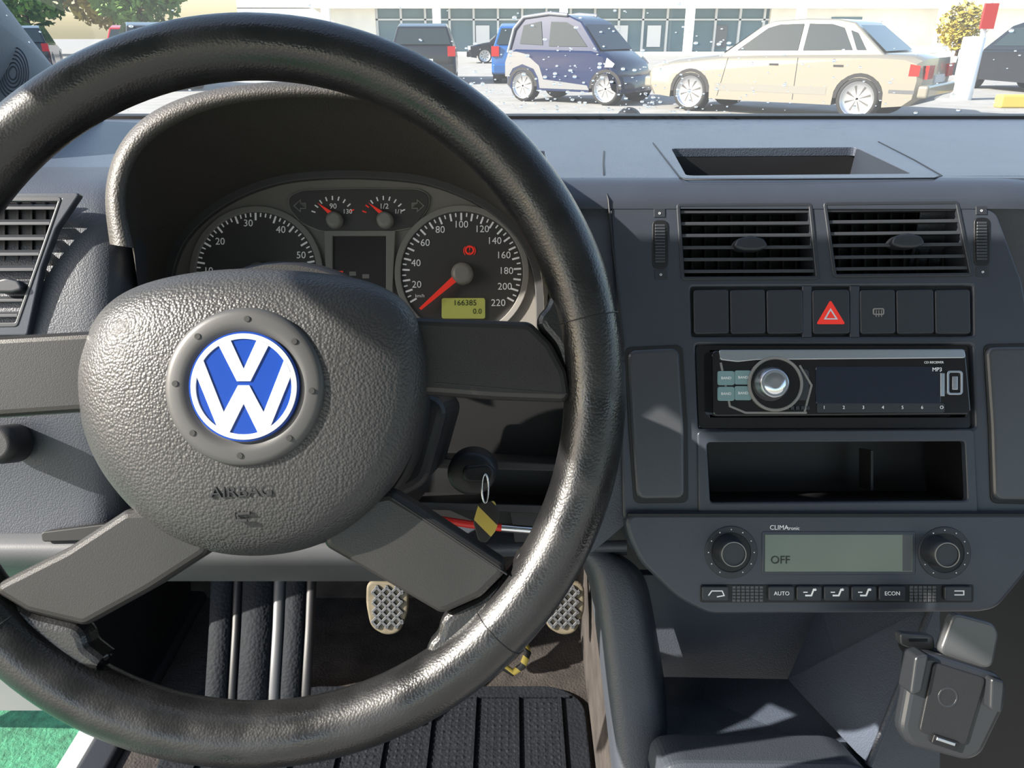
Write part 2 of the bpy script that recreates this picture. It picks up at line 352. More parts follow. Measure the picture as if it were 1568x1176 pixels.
# ================= A pillar, windshield, cabin
group('pillar_trim')
loft('pillar_skin',[[P(205,222,.98),P(150,235,.93),P(0,300,.85),P(-260,420,.8)],[P(86,114,.86),P(60,125,.82),P(-60,190,.78),P(-330,300,.72)],[P(18,18,.78),P(-10,30,.74),P(-130,80,.7),P(-400,150,.62)],[P(-70,-90,.70),P(-100,-80,.66),P(-220,-40,.6),P(-500,40,.52)]],PILLAR,sub=2,solid=.01)
for r in (10,16,22,28,34,40):
    tube('tweeter_ring',[P(20+math.cos(a*math.pi/16)*r*.6-a*0,112+math.sin(a*math.pi/16)*r,.78) for a in range(33)],.0008,DASH)
group('windshield')
gl=bpy.data.materials.new('windshield_glass'); gl.use_nodes=True; nt=gl.node_tree; nt.nodes.clear()
o=nt.nodes.new('ShaderNodeOutputMaterial');mx=nt.nodes.new('ShaderNodeMixShader');t=nt.nodes.new('ShaderNodeBsdfTransparent');g=nt.nodes.new('ShaderNodeBsdfGlossy')
g.inputs['Roughness'].default_value=.02; mx.inputs[0].default_value=.05; t.inputs['Color'].default_value=(.98,.99,.98,1)
tl=nt.nodes.new('ShaderNodeBsdfTranslucent'); tl.inputs['Color'].default_value=(.88,.88,.86,1); m2=nt.nodes.new('ShaderNodeMixShader'); m2.inputs[0].default_value=.05
nt.links.new(t.outputs[0],mx.inputs[1]);nt.links.new(g.outputs[0],mx.inputs[2]);nt.links.new(mx.outputs[0],m2.inputs[1]);nt.links.new(tl.outputs[0],m2.inputs[2]);nt.links.new(m2.outputs[0],o.inputs[0])
b0=Vector((0,1.03,CAMH-.095)); b1=Vector((0,.38,CAMH+.24))
mesh('glass_pane',[b0+Vector((-.62,0,0)),b0+Vector((1.1,0,0)),b1+Vector((1.05,0,0)),b1+Vector((-.57,0,0))],[(0,1,2,3)],gl)
DROP=mat('water_drops',(.95,.97,1),.02); DROP.node_tree.nodes['Principled BSDF'].inputs['Transmission Weight'].default_value=.95; DROP.node_tree.nodes['Principled BSDF'].inputs['IOR'].default_value=1.33
bm=bmesh.new(); nrm=(b1-b0).cross(Vector((1,0,0))).normalized()
for i in range(520):
    u=random.gauss(.10,.12) if i<280 else random.uniform(-.5,.9); s=min(.5,abs(random.gauss(.0,.17))+.01)
    p=b0.lerp(b1,s)+Vector((u,0,0))+nrm*.0005
    r=random.choice([.0007,.0010,.0013,.0016,.0024]) 
    mm=Matrix.Translation(p)@Matrix.Diagonal((1,1,.6*random.uniform(.8,1.4),1))
    bmesh.ops.create_icosphere(bm,subdivisions=2,radius=r,matrix=mm)
me=bpy.data.meshes.new('water_spots'); bm.to_mesh(me); bm.free(); me.polygons.foreach_set('use_smooth',[True]*len(me.polygons)); reg(bpy.data.objects.new('water_spots',me),DROP)
tube('wiper_arm',[W(.10,1.1,-.118),W(.16,1.08,-.104),W(.3,1.09,-.105),W(.75,1.12,-.108)],.004,BLACK)
lathe('wiper_pivot',965,180,1.12,[(10,0),(20,.01),(22,.03)],BLACK,24)
group('car_body')
box('headliner_sun_cut',-.60,1.1,-1.3,.38,CAMH+.20,CAMH+.24,PILLAR)  # unseen roof slab, added and sized so its edge shades hub and console
box('door_card',1.12,1.18,-.4,1.0,CAMH-.85,CAMH-.12,DARK,bevel=.01)
box('sill_outer',-.565,-.52,-.6,1.5,CAMH-.95,CAMH-.82,SILL,bevel=.012)
box('sill_trim',-.52,-.475,-.6,1.1,CAMH-.92,CAMH-.79,DARK,bevel=.01)
mesh('bulkhead',[W(-.6,1.16,-.4),W(1.2,1.16,-.4),W(1.2,1.10,-.11),W(-.6,1.10,-.11)],[(0,1,2,3)],BLACK)
mesh('bulkhead_low',[W(.1,1.16,-.4),W(1.2,1.16,-.4),W(1.2,1.0,-.9),W(.1,1.0,-.9)],[(0,1,2,3)],BLACK)
loft('front_fender',[[P(-200,930,1.45),P(-60,985,1.45),P(40,1040,1.43)],[P(-200,1085,1.4),P(-60,1088,1.4),P(72,1088,1.38)]],mat('fender_paint',(.05,.062,.055),.35,coat=.2))

# ================= CENTER CONSOLE
group('center_console')
fd=.55
ventL=[(1040,315),(1240,314),(1251,424),(1047,425)]; ventR=[(1265,313),(1465,311),(1487,419),(1280,421)]
rh=rp([(1065,528),(1490,528),(1494,656),(1070,657)],6)
ph=rp([(1080,675),(1482,673),(1486,772),(1085,774)],8)
bh=rp([(1058,440),(1490,438),(1491,514),(1060,515)],4)
plate('fascia',[(934,302),(1484,300),(1528,328),(1566,430),(1584,530),(1604,796),(954,796),(952,680),(951,530),(940,420)],fd,.03,FASC,holes=[rp(ventL,4),rp(ventR,4),rh,ph,bh],bev=.002,r=4)
plate('fascia_backing',[(985,300),(1520,300),(1560,500),(1580,780),(970,780),(965,500)],fd+.06,.01,BLACK)
plate('radio_cage',rp([(1066,529),(1489,529),(1493,655),(1071,656)],6),fd+.004,.02,GLOSS,holes=[rect(1086,536,1480,640)],bev=.0007)
plate('pocket_frame',rp([(1068,660),(1492,657),(1499,786),(1070,789)],8),fd-.002,.006,FASC,holes=[rp([(1083,678),(1478,676),(1482,767),(1088,770)],6)],bev=.0012)
pk=[(1083,678),(1478,676),(1482,768),(1088,770)]
loft('pocket_walls',[[P(x,y,fd) for x,y in pk],[P(x,y,fd)+M3@Vector((0,0,-.055)) for x,y in pk]],BLACK,closed=True,smooth=False)
plate('pocket_divider',rect(1334,690,1337,750),fd+.03,.02,DARK,bev=.0002)
plate('button_base',rp([(1058,439),(1490,438),(1491,515),(1060,516)],4),fd+.004,.01,BLACK,bev=.0005)
for x0,x1 in ((1062,1116),(1118,1172),(1174,1229),(1244,1301),(1317,1371),(1373,1430),(1432,1486)):
    plate('button',[(x0,444),(x1,443),(x1+1,511),(x0+1,512)],fd-.001,.006,BTN,bev=.0010,r=3)
for x in (1236,1309): plate('button_gap',rect(x-6,439,x+6,515),fd-.0002,.008,FASC,bev=.0006)
plate('hazard_triangle',[(1251,496),(1272,460),(1294,496)],fd-.0016,.0012,RED,bev=.0002,r=3)
plate('hazard_line',[(1262,489),(1272,472),(1283,489)],fd-.0021,.0008,WHITE,holes=[[(1265,487.5),(1272,475),(1280,487.5)]],bev=.0001)
plate('defrost_icon',rp(rect(1337,472,1354,482),3),fd-.0016,.0008,GRAYC,holes=[rp(rect(1338.5,473.5,1352.5,480.5),2)],bev=.0001)
for x in (1342,1346,1350): plate('defrost_icon',rect(x-.4,475,x+.4,485),fd-.0016,.0008,GRAYC,bev=.0001)
plate('side_panel',[(961,536),(1041,532),(1049,650),(1050,765),(975,766),(967,650)],fd-.004,.012,SIDEP,bev=.003,r=8)
plate('side_panel_gap',[(958,533),(1044,529),(1052,650),(1053,769),(972,770),(963,650)],fd-.0012,.004,BLACK,bev=.0005,r=10)
plate('side_panel_r',[(1511,531),(1600,530),(1610,768),(1523,767),(1519,650)],fd-.004,.012,SIDEP,bev=.003,r=8)
plate('side_panel_gap_r',[(1508,528),(1604,526),(1614,772),(1519,770),(1515,650)],fd-.0012,.004,BLACK,bev=.0005,r=10)
for x,yy in ((1011,372),(1504,368)):
    plate('thumb_slot',rp(rect(x-11,yy-34,x+11,yy+38),8),fd-.0008,.003,BLACK,bev=.0005)
    for k in range(13): plate('thumbwheel_rib',rect(x-7,yy-28+k*4.6,x+7,yy-26+k*4.6),fd-.003+abs(k-6)*.0003,.004,SLAT,bev=.0003)
    plate('thumb_mark',rect(x-9,yy-52,x+7,yy-40),fd-.0006,.001,BTN,bev=.0002); plate('thumb_mark',rect(x-8,yy+42,x+10,yy+55),fd-.0006,.001,BTN,bev=.0002)
    txt('o',x-1,yy-46,fd-.0008,5,PRINT); txt('o',x+1,yy+48,fd-.0008,5,PRINT)

def vent(name,q,n,d,tab=None,dep=.02):
    group(name)
    (ax,ay),(bx,by),(cx_,cy_),(dx,dy)=q
    cxm=sum(p[0] for p in q)/4; cym=sum(p[1] for p in q)/4
    out=[((x-cxm)*1.025+cxm,(y-cym)*1.045+cym) for x,y in q]
    plate('frame',rp(out,5),d-.001,.004,BTN,holes=[rp(q,3)],bev=.0007)
    plate('back',out,d+dep*1.6,.002,BLACK,bev=.0005)
    for i in range(n):
        t=(i+.5)/n; lx=ax+(dx-ax)*t+1;ly=ay+(dy-ay)*t; rx=bx+(cx_-bx)*t-1; ry=by+(cy_-by)*t
        h=2.6
        v=[P(lx,ly-h,d+.001),P(rx,ry-h,d+.001),P(rx,ry+h,d+.001),P(lx,ly+h,d+.001)]
        v+=[p+M3@Vector((0,.003,-dep)) for p in v]
        mesh('slat',v,[(0,1,2,3),(4,7,6,5),(0,4,5,1),(3,2,6,7),(0,3,7,4),(1,5,6,2)],SLAT,bevel=.0005)
    for i in range(9):
        t=(i+1)/10; x=ax+(bx-ax)*t; plate('vane',rect(x-1,ay+2,x+1,dy-2),d+dep*1.3,.006,BLACK,bev=.0003)
    if tab:
        tx,ty=tab
        plate('tab',[(tx-27,ty+7),(tx-20,ty-6),(tx,ty-11),(tx+20,ty-6),(tx+28,ty+7),(tx+11,ty+12),(tx-11,ty+12)],d-.004,.012,BTN,bev=.0016,r=3)
vent('air_vent',ventL,6,fd,(1150,371)); vent('air_vent',ventR,6,fd,(1391,367))
vent('air_vent',[(-120,307),(90,307),(24,495),(-120,497)],8,.508,(8,436),dep=.006)
plate('vent_bezel',[(-200,296),(123,295),(86,350),(64,410),(42,514),(-200,518)],.5075,.006,FASC,holes=[[(-120,306),(92,306),(26,496),(-120,498)]],bev=.0012,r=3)

# ================= RADIO
group('car_radio')
rd=fd-.008
plate('radio_body',[(1090,537),(1479,536),(1488,635),(1091,638)],rd,.05,GLOSS,bev=.0012,r=6)
plate('chrome_strip',[(1102,537),(1476,536),(1478,547),(1160,550),(1130,553),(1104,550)],rd-.002,.003,SATIN,bev=.0006,r=3)
plate('silver_curve',stroke([(1104,556),(1118,622),(1142,632),(1180,632),(1235,632)],1.6),rd-.001,.002,GRAYC,bev=.0004)
plate('silver_curve',stroke([(1225,560),(1243,590),(1232,632)],1.6),rd-.001,.002,GRAYC,bev=.0004)
for x,y in ((1112,579),(1138,578),(1112,603),(1138,602)):
    plate('preset_key',rp(rect(x-12,y-10,x+12,y+10),3),rd-.0015,.003,TEAL,bev=.0004); txt('BAND',x,y,rd-.0017,4,PRINT)
ring('dial_ring',1188,588,rd-.003,39,41,.003,GRAYC); lathe('dial_base',1188,588,rd-.002,[(38,0),(39,.003)],GLOSS)
lathe('dial_knob',1187,587,rd-.012,[(20,0),(22,.0006),(24,.003),(27,.009),(29,.012)],SATIN)
lathe('dial_cap',1187,587,rd-.0123,[(8,-.0005),(15,0),(18,.0006)],CHROME)
plate('display',rect(1250,562,1440,618),rd-.0008,.002,RDISP,r=4,bev=.0004)
plate('display_low',rect(1252,618,1446,631),rd-.001,.002,BTN,r=3,bev=.0004)
plate('usb_bezel',rp(rect(1451,568,1474,604),5),rd-.0015,.003,SATIN,holes=[rp(rect(1453,570,1472,602),4)],bev=.0003)
plate('usb_port',rect(1459,577,1466,596),rd-.0015,.002,CHROME,bev=.0003)
plate('radio_slot',rect(1441,572,1446,606),rd-.0015,.002,SATIN,bev=.0003)
txt('MP3',1435,566,rd-.0012,6,PRINT);txt('CD RECEIVER',1430,555,rd-.0012,3.5,PRINT)
for i,s in enumerate(('1','2','3','4','5','6','O')): txt(s,1262+i*30,624,rd-.0022,5,PRINT)
for i in range(5): plate('key',rect(1203+i*8,622,1208+i*8,627),rd-.0012,.001,BTN,bev=.0001)
plate('side_keys',rp(rect(1208,566,1238,612),6),rd-.0008,.002,BTN,bev=.0004)

# ================= CLIMATE
group('climate_control')
kd=fd-.008
cl=[(955,786),(1605,786),(1597,842),(1568,884),(1528,932),(1502,938),(1088,941),(1068,932),(1036,915),(981,862),(962,822)]
plate('panel',cl,kd,.05,FASC,bev=.003,r=14)
plate('seam',rect(962,787,1600,790),kd-.0002,.004,BLACK,bev=.0003)
lcd=rect(1172,819,1397,875)
plate('lcd_bezel',rp(rect(1168,815,1401,879),3),kd-.0006,.002,FASC,bev=.0006)
plate('lcd',lcd,kd-.0012,.001,LCDG,bev=.0002); txt('OFF',1195,858,kd-.0015,12,LCDT)
plate('lcd_edge',rect(1383,820,1396,874),kd-.0016,.001,TRIML,bev=.0002)
txt('CLIMA',1193,808,kd-.0003,7,PRINT); txt('tronic',1215,809,kd-.0003,5.5,PRINT)
for x,y in ((1120,846),(1447,847)):
    ring('knob_well',x,y,kd-.001,31,39,.003,BTN); lathe('knob_recess',x,y,kd-.0004,[(32,.0),(33,.002)],BLACK)
    lathe('knob',x+4,y+3,kd-.016,[(14,.0005),(17,0),(20,.001),(22,.006),(24,.016)],BTN)
    ring('knob_edge',x+4,y+3,kd-.0168,18,18.8,.0006,GRAYC)
    for a in range(-60,241,30):
        aa=math.radians(-a); lathe('mark',x+35*math.cos(aa),y+35*math.sin(aa),kd-.0012,[(.9,0),(1.0,.0003)],PRINT,8)
bt=[(1075,1116,''),(1177,1217,'AUTO'),(1220,1259,'i'),(1262,1301,'i'),(1304,1343,'i'),(1346,1387,'ECON'),(1447,1489,'')]
plate('key_base',rp([(1073,896),(1490,896),(1490,922),(1073,922)],3),kd-.0004,.002,BLACK,bev=.0004)
for x0,x1,s in bt:
    plate('key',rect(x0,898,x1,920),kd-.003,.005,BTN,bev=.0008,r=2)
    if len(s)>1: txt(s,(x0+x1)/2,909,kd-.0033,6,PRINT)
    elif s=='i':
        c=(x0+x1)/2; plate('seat_icon',stroke([(c+7,902),(c+3,912),(c-6,912)],2.0),kd-.0033,.0004,PRINT,bev=.0001); plate('seat_icon',stroke([(c-9,907),(c-3,907)],1.2),kd-.0033,.0004,PRINT,bev=.0001); lathe('mark',c+9,903,kd-.0033,[(2,0),(2.1,.0003)],PRINT,8)
plate('screen_icon',stroke([(1085,912),(1090,905),(1106,905),(1109,912),(1098,914)],1.2),kd-.0033,.0004,PRINT,bev=.0001)
plate('recirc_icon',stroke([(1462,905),(1476,905),(1476,911),(1462,911)],1.2),kd-.0033,.0004,PRINT,bev=.0001)
for x0,x1 in ((1121,1173),(1393,1438)):
    for i in range(int((x1-x0)/7)):
        for j in range(5): plate('grille',rect(x0+i*7+1,898+j*5,x0+i*7+5,901+j*5),kd-.001,.001,TRIML,bev=.0003)

# ================= LOWER CONSOLE
group('console_lower')
plate('back_panel',[(960,880),(1440,880),(1440,1300),(960,1300)],.70,.02,DASH)
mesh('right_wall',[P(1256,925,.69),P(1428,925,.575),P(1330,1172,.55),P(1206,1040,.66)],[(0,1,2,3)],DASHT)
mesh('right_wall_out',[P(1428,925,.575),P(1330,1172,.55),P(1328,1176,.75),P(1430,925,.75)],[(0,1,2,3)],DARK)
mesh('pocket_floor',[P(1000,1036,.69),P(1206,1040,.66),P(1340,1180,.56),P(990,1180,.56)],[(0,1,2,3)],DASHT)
mesh('right_wall_low',[P(1206,1040,.66),P(1428,925,.575),P(1330,1172,.55),P(1345,1190,.56)],[(0,1,2,3)],DASHT)
tube('wall_edge',[P(1428,925,.573),P(1385,1035,.562),P(1330,1172,.548)],.0025,DASH)
plate('cup_holder_block',[(1015,1176),(1045,1170),(1305,1172),(1335,1182),(1355,1290),(995,1290)],.53,.05,DASH,bev=.006,r=12)
rows=[]
for t in range(13):
    u=t/12
    Lx=cat([(880,846),(905,880),(918,960),(930,1060),(945,1200)],13)[t]; Rx=cat([(940,846),(980,880),(998,960),(1014,1060),(1032,1200)],13)[t]
    d=.60-.02*u
    rows.append([P(Lx.x-6,Lx.y,d+.06),P(Lx.x,Lx.y,d+.01),P(Lx.x+8,Lx.y,d+.002),P((Lx.x+Rx.x)/2,(Lx.y+Rx.y)/2,d),P(Rx.x-8,Rx.y,d+.002),P(Rx.x,Rx.y,d+.012),P(Rx.x+6,Rx.y,d+.10)])
loft('side_trim',rows,DASH,sub=1)
group('footwell_right')
mesh('carpet_wall',[P(1380,860,.9),P(1950,860,.9),P(1950,1400,1.0),P(1300,1400,1.0)],[(0,1,2,3)],BLACK)

# phone cradle
group('phone_cradle')
plate('body',[(1398,1008),(1425,1000),(1530,1033),(1543,1048),(1541,1084),(1505,1158),(1482,1167),(1392,1143),(1379,1118),(1388,1070)],.478,.012,PHONE,bev=.004,r=8)
plate('body_recess',[(1432,1016),(1508,1040),(1478,1140),(1410,1120)],.4765,.003,DARK,bev=.0007,r=6)
plate('arm',[(1402,1006),(1424,1001),(1412,1060),(1394,1067)],.472,.016,PHONE,bev=.0015,r=3)
plate('arm',[(1518,1037),(1540,1044),(1535,1093),(1516,1088)],.472,.016,PHONE,bev=.0015,r=3)
plate('connector',[(1432,1126),(1468,1138),(1464,1150),(1428,1138)],.475,.006,BLACK,r=2,bev=.0005)
plate('connector_pins',[(1436,1130),(1463,1139),(1462,1142),(1435,1133)],.4743,.002,SATIN,bev=.0003)
ring('latch',1452,1068,.4763,13,15,.001,PHONE,24)
plate('back_plate',[(1461,939),(1522,955),(1531,969),(1521,1020),(1508,1024),(1438,1001)],.492,.008,PHONE2,bev=.0018,r=8)
plate('bracket',[(1378,970),(1430,974),(1433,995),(1399,995),(1380,988)],.50,.008,PHONE2,bev=.0012,r=3)
plate('bracket_slot',rect(1392,979,1420,982),.4995,.002,BLACK,bev=.0003)
plate('stalk',[(1410,985),(1440,995),(1470,1030),(1440,1050),(1405,1010)],.50,.03,DARK,bev=.004,r=8)

# ignition key
group('ignition_key')
lathe('lock_barrel',722,725,.50,[(10,0),(28,.0),(34,.003),(36,.03)],DARK,sx=1.1)
plate('fob',[(706,714),(748,710),(760,725),(750,740),(710,740)],.48,.008,BLACK,r=8,bev=.002)
tube('key_ring',[P(743+5*math.cos(a/12*math.pi),748+22*math.sin(a/12*math.pi),.478) for a in range(25)],.0006,CHROME)
plate('strap',[(734,772),(756,768),(764,790),(758,812),(744,830),(734,828),(726,800)],.478,.003,YB,r=4,bev=.0006)
tube('red_bar',[P(668,795,.56),P(720,803,.56),P(768,808,.56)],.0028,mat('red_plastic',(.7,.03,.02),.3))
tube('chrome_bar',[P(768,808,.56),P(815,812,.56)],.003,CHROME)
group('lanyard')
tube('strap_loop',[P(*q) for q in [(770,1020,.72),(785,1030,.72),(800,1020,.72),(808,1000,.72),(803,985,.73),(795,980,.74)]],.0035,YB)

# ================= FOOTWELL
group('footwell')
FH=-.80
mesh('carpet_floor',[W(-.48,0,FH),W(.10,0,FH),W(.10,.98,FH),W(-.48,.98,FH)],[(0,1,2,3)],CARPET)
mesh('firewall',[W(-.50,.93,FH-.05),W(.16,.93,FH-.05),W(.16,1.15,-.35),W(-.50,1.15,-.35)],[(0,1,2,3)],CARPET)
mesh('tunnel_wall',[W(.10,.5,FH),W(.10,1.1,FH),W(.10,1.1,-.25),W(.10,.66,-.25),W(.10,.5,-.55)],[(0,1,2,3,4)],CARPET)
mesh('left_wall',[W(-.50,.7,FH-.05),W(-.50,1.1,FH-.05),W(-.50,1.1,-.2),W(-.50,.7,-.2)],[(0,1,2,3)],DARK)
group('foot_rest')
for i,(x0,x1,m) in enumerate(((318,352,RUBBER),(352,366,DARK),(366,414,RUBBER),(414,432,TRIML),(432,464,RUBBER),(464,480,DARK))):
    loft('ridge',[[P(x,y,d+(.004 if k in(0,3) else 0)) for k,(x) in enumerate((x0+s,x0+3+s,x1-3+s,x1+s))] for y,d,s in ((860,.98,6),(960,.94,2),(1060,.90,-4),(1100,.905,-6))],m)
def pedal(x,y):
    group('pedal')
    o=[(x-31,y-41),(x+33,y-37),(x+33,y+6),(x+20,y+40),(x-2,y+44),(x-25,y+31),(x-32,y-5)]
    plate('pad',o,.96,.012,PEDAL,bev=.003,r=10)
    for k in range(-4,5):
        for sg in (1,-1):
            cx0=x+k*15
            a=Vector((cx0-34*sg,y-34));b=Vector((cx0+34*sg,y+34)); inside=[a.lerp(b,q/30) for q in range(31) if abs(a.lerp(b,q/30).x-x-1)<24 and abs(a.lerp(b,q/30).y-y)<32]
            if len(inside)>3: plate('tread',stroke([tuple(inside[0]),tuple(inside[-1])],2.6),.957,.003,TRIML,bev=.0006)
    tube('arm',[P(x,y,.975),P(x,y-60,1.0),P(x-5,y-200,1.0)],.008,DARK)
pedal(592,930); pedal(862,930)
group('floor_mat')
curve2d('mat_base',[rp([(-.42,.2),(-.42,.765),(.06,.765),(.092,.74),(.092,.2)],.03)],Matrix.Translation((0,0,CAMH+FH+.004)),.008,.003,RUBBER)
x=-.38
while x<.07:
    box('rib',x,x+.004,.24,.745,CAMH+FH+.008,CAMH+FH+.012,RUBBER); x+=.055
for F in (.745,.62,.5,.38): box('cross_rib',-.38,.075,F,F+.004,CAMH+FH+.008,CAMH+FH+.011,RUBBER)
bmv=[];bmf=[]
x=-.374
while x<.07:
    F=.26
    while F<.74:
        b=len(bmv); s=.0035
        bmv+= [W(x-s,F,FH+.008),W(x,F-s,FH+.008),W(x+s,F,FH+.008),W(x,F+s,FH+.008),W(x,F,FH+.0088)]
        bmf+= [(b,b+1,b+4),(b+1,b+2,b+4),(b+2,b+3,b+4),(b+3,b,b+4)]
        F+=.009
    x+=.009
mesh('studs',bmv,bmf,RUBBER)

# ================= EXTERIOR
PAR[0]=None
g_=mesh('ground',[(-120,-40,0),(120,-40,0),(120,200,0),(-120,200,0)],[(0,1,2,3)],ASPH)
mesh('turf_carpet',[(-3.5,-1.5,.01),(-.60,-1.5,.01),(-.60,1.9,.01),(-3.5,1.9,.01)],[(0,1,2,3)],TURF)
TYRE=mat('tyre',(.015,.015,.015),.8); CGLASS=mat('car_glass',(.02,.03,.035),.05,spec=.3); ALLOY=mat('alloy',(.5,.51,.53),.3,metal=.9); LAMPR=mat('tail_lamp',(.4,.01,.01),.2); LAMPW=mat('head_lamp',(.6,.62,.65),.1)
def car(name,L,Wd,body,green,wins,axles,wr,paint,org,th,panels=(),roofm=None,ends=()):
    e=group(name); T=Matrix.Translation((org[0],org[1],0))@Matrix.Rotation(th,4,'Z'); hw=Wd/2
    pts=list(body)
    bot=.22
    for ax in sorted(axles,reverse=(pts[-1][0]>pts[0][0])):
        dirn=-1 if pts[-1][0]>pts[0][0] else 1
        pts+=[(ax+dirn*-math.cos(math.pi*k/12)*(wr+.05),max(bot,wr+math.sin(math.pi*k/12)*(wr+.05)) if k not in(0,12) else bot) for k in range(13)]
    n=len(pts); v=[];fc=[]
    layers=[(-hw,.07),(-hw+.05,.025),(-hw+.2,0),(hw-.2,0),(hw-.05,.025),(hw,.07)]
    for y,ins in layers:
        for (x,z) in pts:
            zz=z-(ins*1.0 if z>.6 else 0); xx=x+(ins*1.4 if x<.3 else -ins*1.4 if x>L-.3 else 0)
            v.append((xx,y,zz))
    for a in range(len(layers)-1):
        for i in range(n):
            j=(i+1)%n; fc.append((a*n+i,a*n+j,(a+1)*n+j,(a+1)*n+i))
    fc.append(tuple(range(n))); fc.append(tuple(range((len(layers)-1)*n,len(layers)*n)))
    def put(ob): ob.matrix_local=T; return ob
    o=put(mesh('body',v,fc,paint,True)); 
    md=o.modifiers.new('es','EDGE_SPLIT'); md.split_angle=math.radians(35)
    zb=min(p[1] for p in green); zt=max(p[1] for p in green)
    def gh(z): return hw*(.96-.22*(z-zb)/(zt-zb))
    m=len(green); v=[(x,-gh(z),z) for x,z in green]+[(x,gh(z),z) for x,z in green]
    fc=[tuple(range(m)),tuple(range(m,2*m))]+[(i,(i+1)%m,m+(i+1)%m,m+i) for i in range(m)]
    put(mesh('cabin',v,fc,roofm or paint,bevel=.03))
    for w in wins:
        for s in (-1,1):
            v=[(x,s*(gh(z)+.012),z) for x,z in w]; put(mesh('side_glass',v,[tuple(range(len(w)))],CGLASS))
    for (a,b) in ends:
        (x0,z0),(x1,z1)=a,b
        nx,nz=(z1-z0),-(x1-x0); l=math.hypot(nx,nz); nx/=l;nz/=l
        if nz<0: nx,nz=-nx,-nz
        q=.012; p0=(x0+(x1-x0)*.08+nx*q,z0+(z1-z0)*.08+nz*q); p1=(x0+(x1-x0)*.9+nx*q,z0+(z1-z0)*.9+nz*q)
        put(mesh('screen_glass',[(p0[0],-gh(p0[1])+.06,p0[1]),(p0[0],gh(p0[1])-.06,p0[1]),(p1[0],gh(p1[1])-.06,p1[1]),(p1[0],-gh(p1[1])+.06,p1[1])],[(0,1,2,3)],CGLASS))
    for ax in axles:
        for s in (-1,1):
            prof=[(.02,.0),(wr*.12,-.0),(wr*.6,.03),(wr*.74,.0),(wr*.78,-.02),(wr*.95,-.01),(wr,.03),(wr,.2),(wr*.6,.22)]
            v=[];fc=[];K=32
            for r,dd in prof:
                for k in range(K):
                    a=2*math.pi*k/K; v.append((ax+r*math.cos(a),s*(hw-.02-dd),wr+r*math.sin(a)))
            for i in range(len(prof)-1):
                for k in range(K): fc.append((i*K+k,i*K+(k+1)%K,(i+1)*K+(k+1)%K,(i+1)*K+k))
            o=mesh('wheel',v,fc,TYRE,True); o.data.materials.append(ALLOY); o.data.materials.append(GAUGE)
            for i,p in enumerate(o.data.polygons):
                if i<4*K: 
                    p.material_index=2 if (K<=i<2*K and (i%K)%4 in(1,)) else 1
            put(o)
            put(mesh('arch_liner',[(ax+(wr+.045)*math.cos(math.pi*k/12),s*(hw+.001),wr+(wr+.045)*math.sin(math.pi*k/12)) for k in range(13)]+[(ax+(wr-.01)*math.cos(math.pi*k/12),s*(hw+.001),wr+(wr-.01)*math.sin(math.pi*k/12)) for k in range(12,-1,-1)],[tuple(range(26))],BLACK))
            put(mesh('arch_back',[(ax+(wr+.045)*math.cos(math.pi*k/12),s*(hw-.12),wr+(wr+.045)*math.sin(math.pi*k/12)) for k in range(13)],[tuple(range(13))],BLACK))
    for pl,mm,off in panels:
        for s in (-1,1):
            put(mesh('side_part',[(x,s*(hw+off),z) for x,z in pl],[tuple(range(len(pl)))],mm,bevel=0))
    return e,put
SILV=mat('silver_paint',(.23,.215,.18),.28,metal=.35,coat=.5)
e_=Vector((.775,-.631)); ya=Vector((.631,.775))
o=Vector((3.03,14.05))-e_*.85+ya*.87
body=[(.1,.25),(0,.42),(.0,.62),(.06,.72),(.5,.82),(1.35,.91),(2.5,.94),(3.8,.96),(4.3,.94),(4.46,.89),(4.5,.6),(4.48,.35),(4.36,.25)]
e,put=car('car',4.5,1.74,body,[(1.3,.86),(1.93,1.33),(2.1,1.40),(2.6,1.43),(3.1,1.42),(3.36,1.37),(3.92,.92)],
 [[(1.60,.97),(2.04,1.30),(2.22,1.35),(2.60,1.36),(2.60,.98)],[(2.68,.98),(2.68,1.36),(3.04,1.35),(3.22,1.30),(3.42,1.0)],[(3.48,1.0),(3.32,1.27),(3.44,1.23),(3.62,1.0)]],
 (.85,3.62),.32,SILV,o,math.atan2(-.631,.775),panels=[([(1.3,.36),(3.15,.36),(3.15,.47),(1.3,.47)],mat('lower_cladding',(.17,.16,.14),.4),.003),([(4.05,.42),(4.4,.42),(4.4,.47),(4.05,.47)],TRIML,.003),
  ([(4.28,.66),(4.42,.66),(4.42,.80),(4.28,.82)],LAMPR,.003),([(.12,.56),(.3,.56),(.3,.68),(.12,.67)],LAMPW,.003),
  ([(1.36,.27),(1.37,.27),(1.5,.86),(1.49,.86)],BLACK,.002),([(2.64,.27),(2.65,.27),(2.65,.88),(2.64,.88)],BLACK,.002),([(2.2,.76),(2.35,.76),(2.35,.79),(2.2,.79)],BLACK,.004),([(3.2,.76),(3.35,.76),(3.35,.79),(3.2,.79)],BLACK,.004)],
 ends=[((1.3,.88),(1.93,1.33)),((3.92,.94),(3.36,1.37))])
for y0,y1 in ((-.78,-.45),(.45,.78)): put(box('tail_lamp',4.47,4.515,y0,y1,.62,.80,LAMPR))
put(box('number_plate',4.49,4.52,-.26,.26,.55,.66,WHITE)); put(box('bumper',4.42,4.58,-.84,.84,.36,.54,SILV,bevel=.04)); put(box('bumper_front',-.06,.1,-.84,.84,.36,.54,SILV,bevel=.04))
NAVY=mat('navy_paint',(.006,.015,.055),.15,coat=.2,spec=.35); SIL2=mat('cell_silver',(.22,.23,.25),.25,metal=.5,coat=.3)
es=Vector((1.65,-1.1)).normalized(); ys=Vector((-es.y,es.x)); o=Vector((.2,16.1))-es*.42+ys*.75
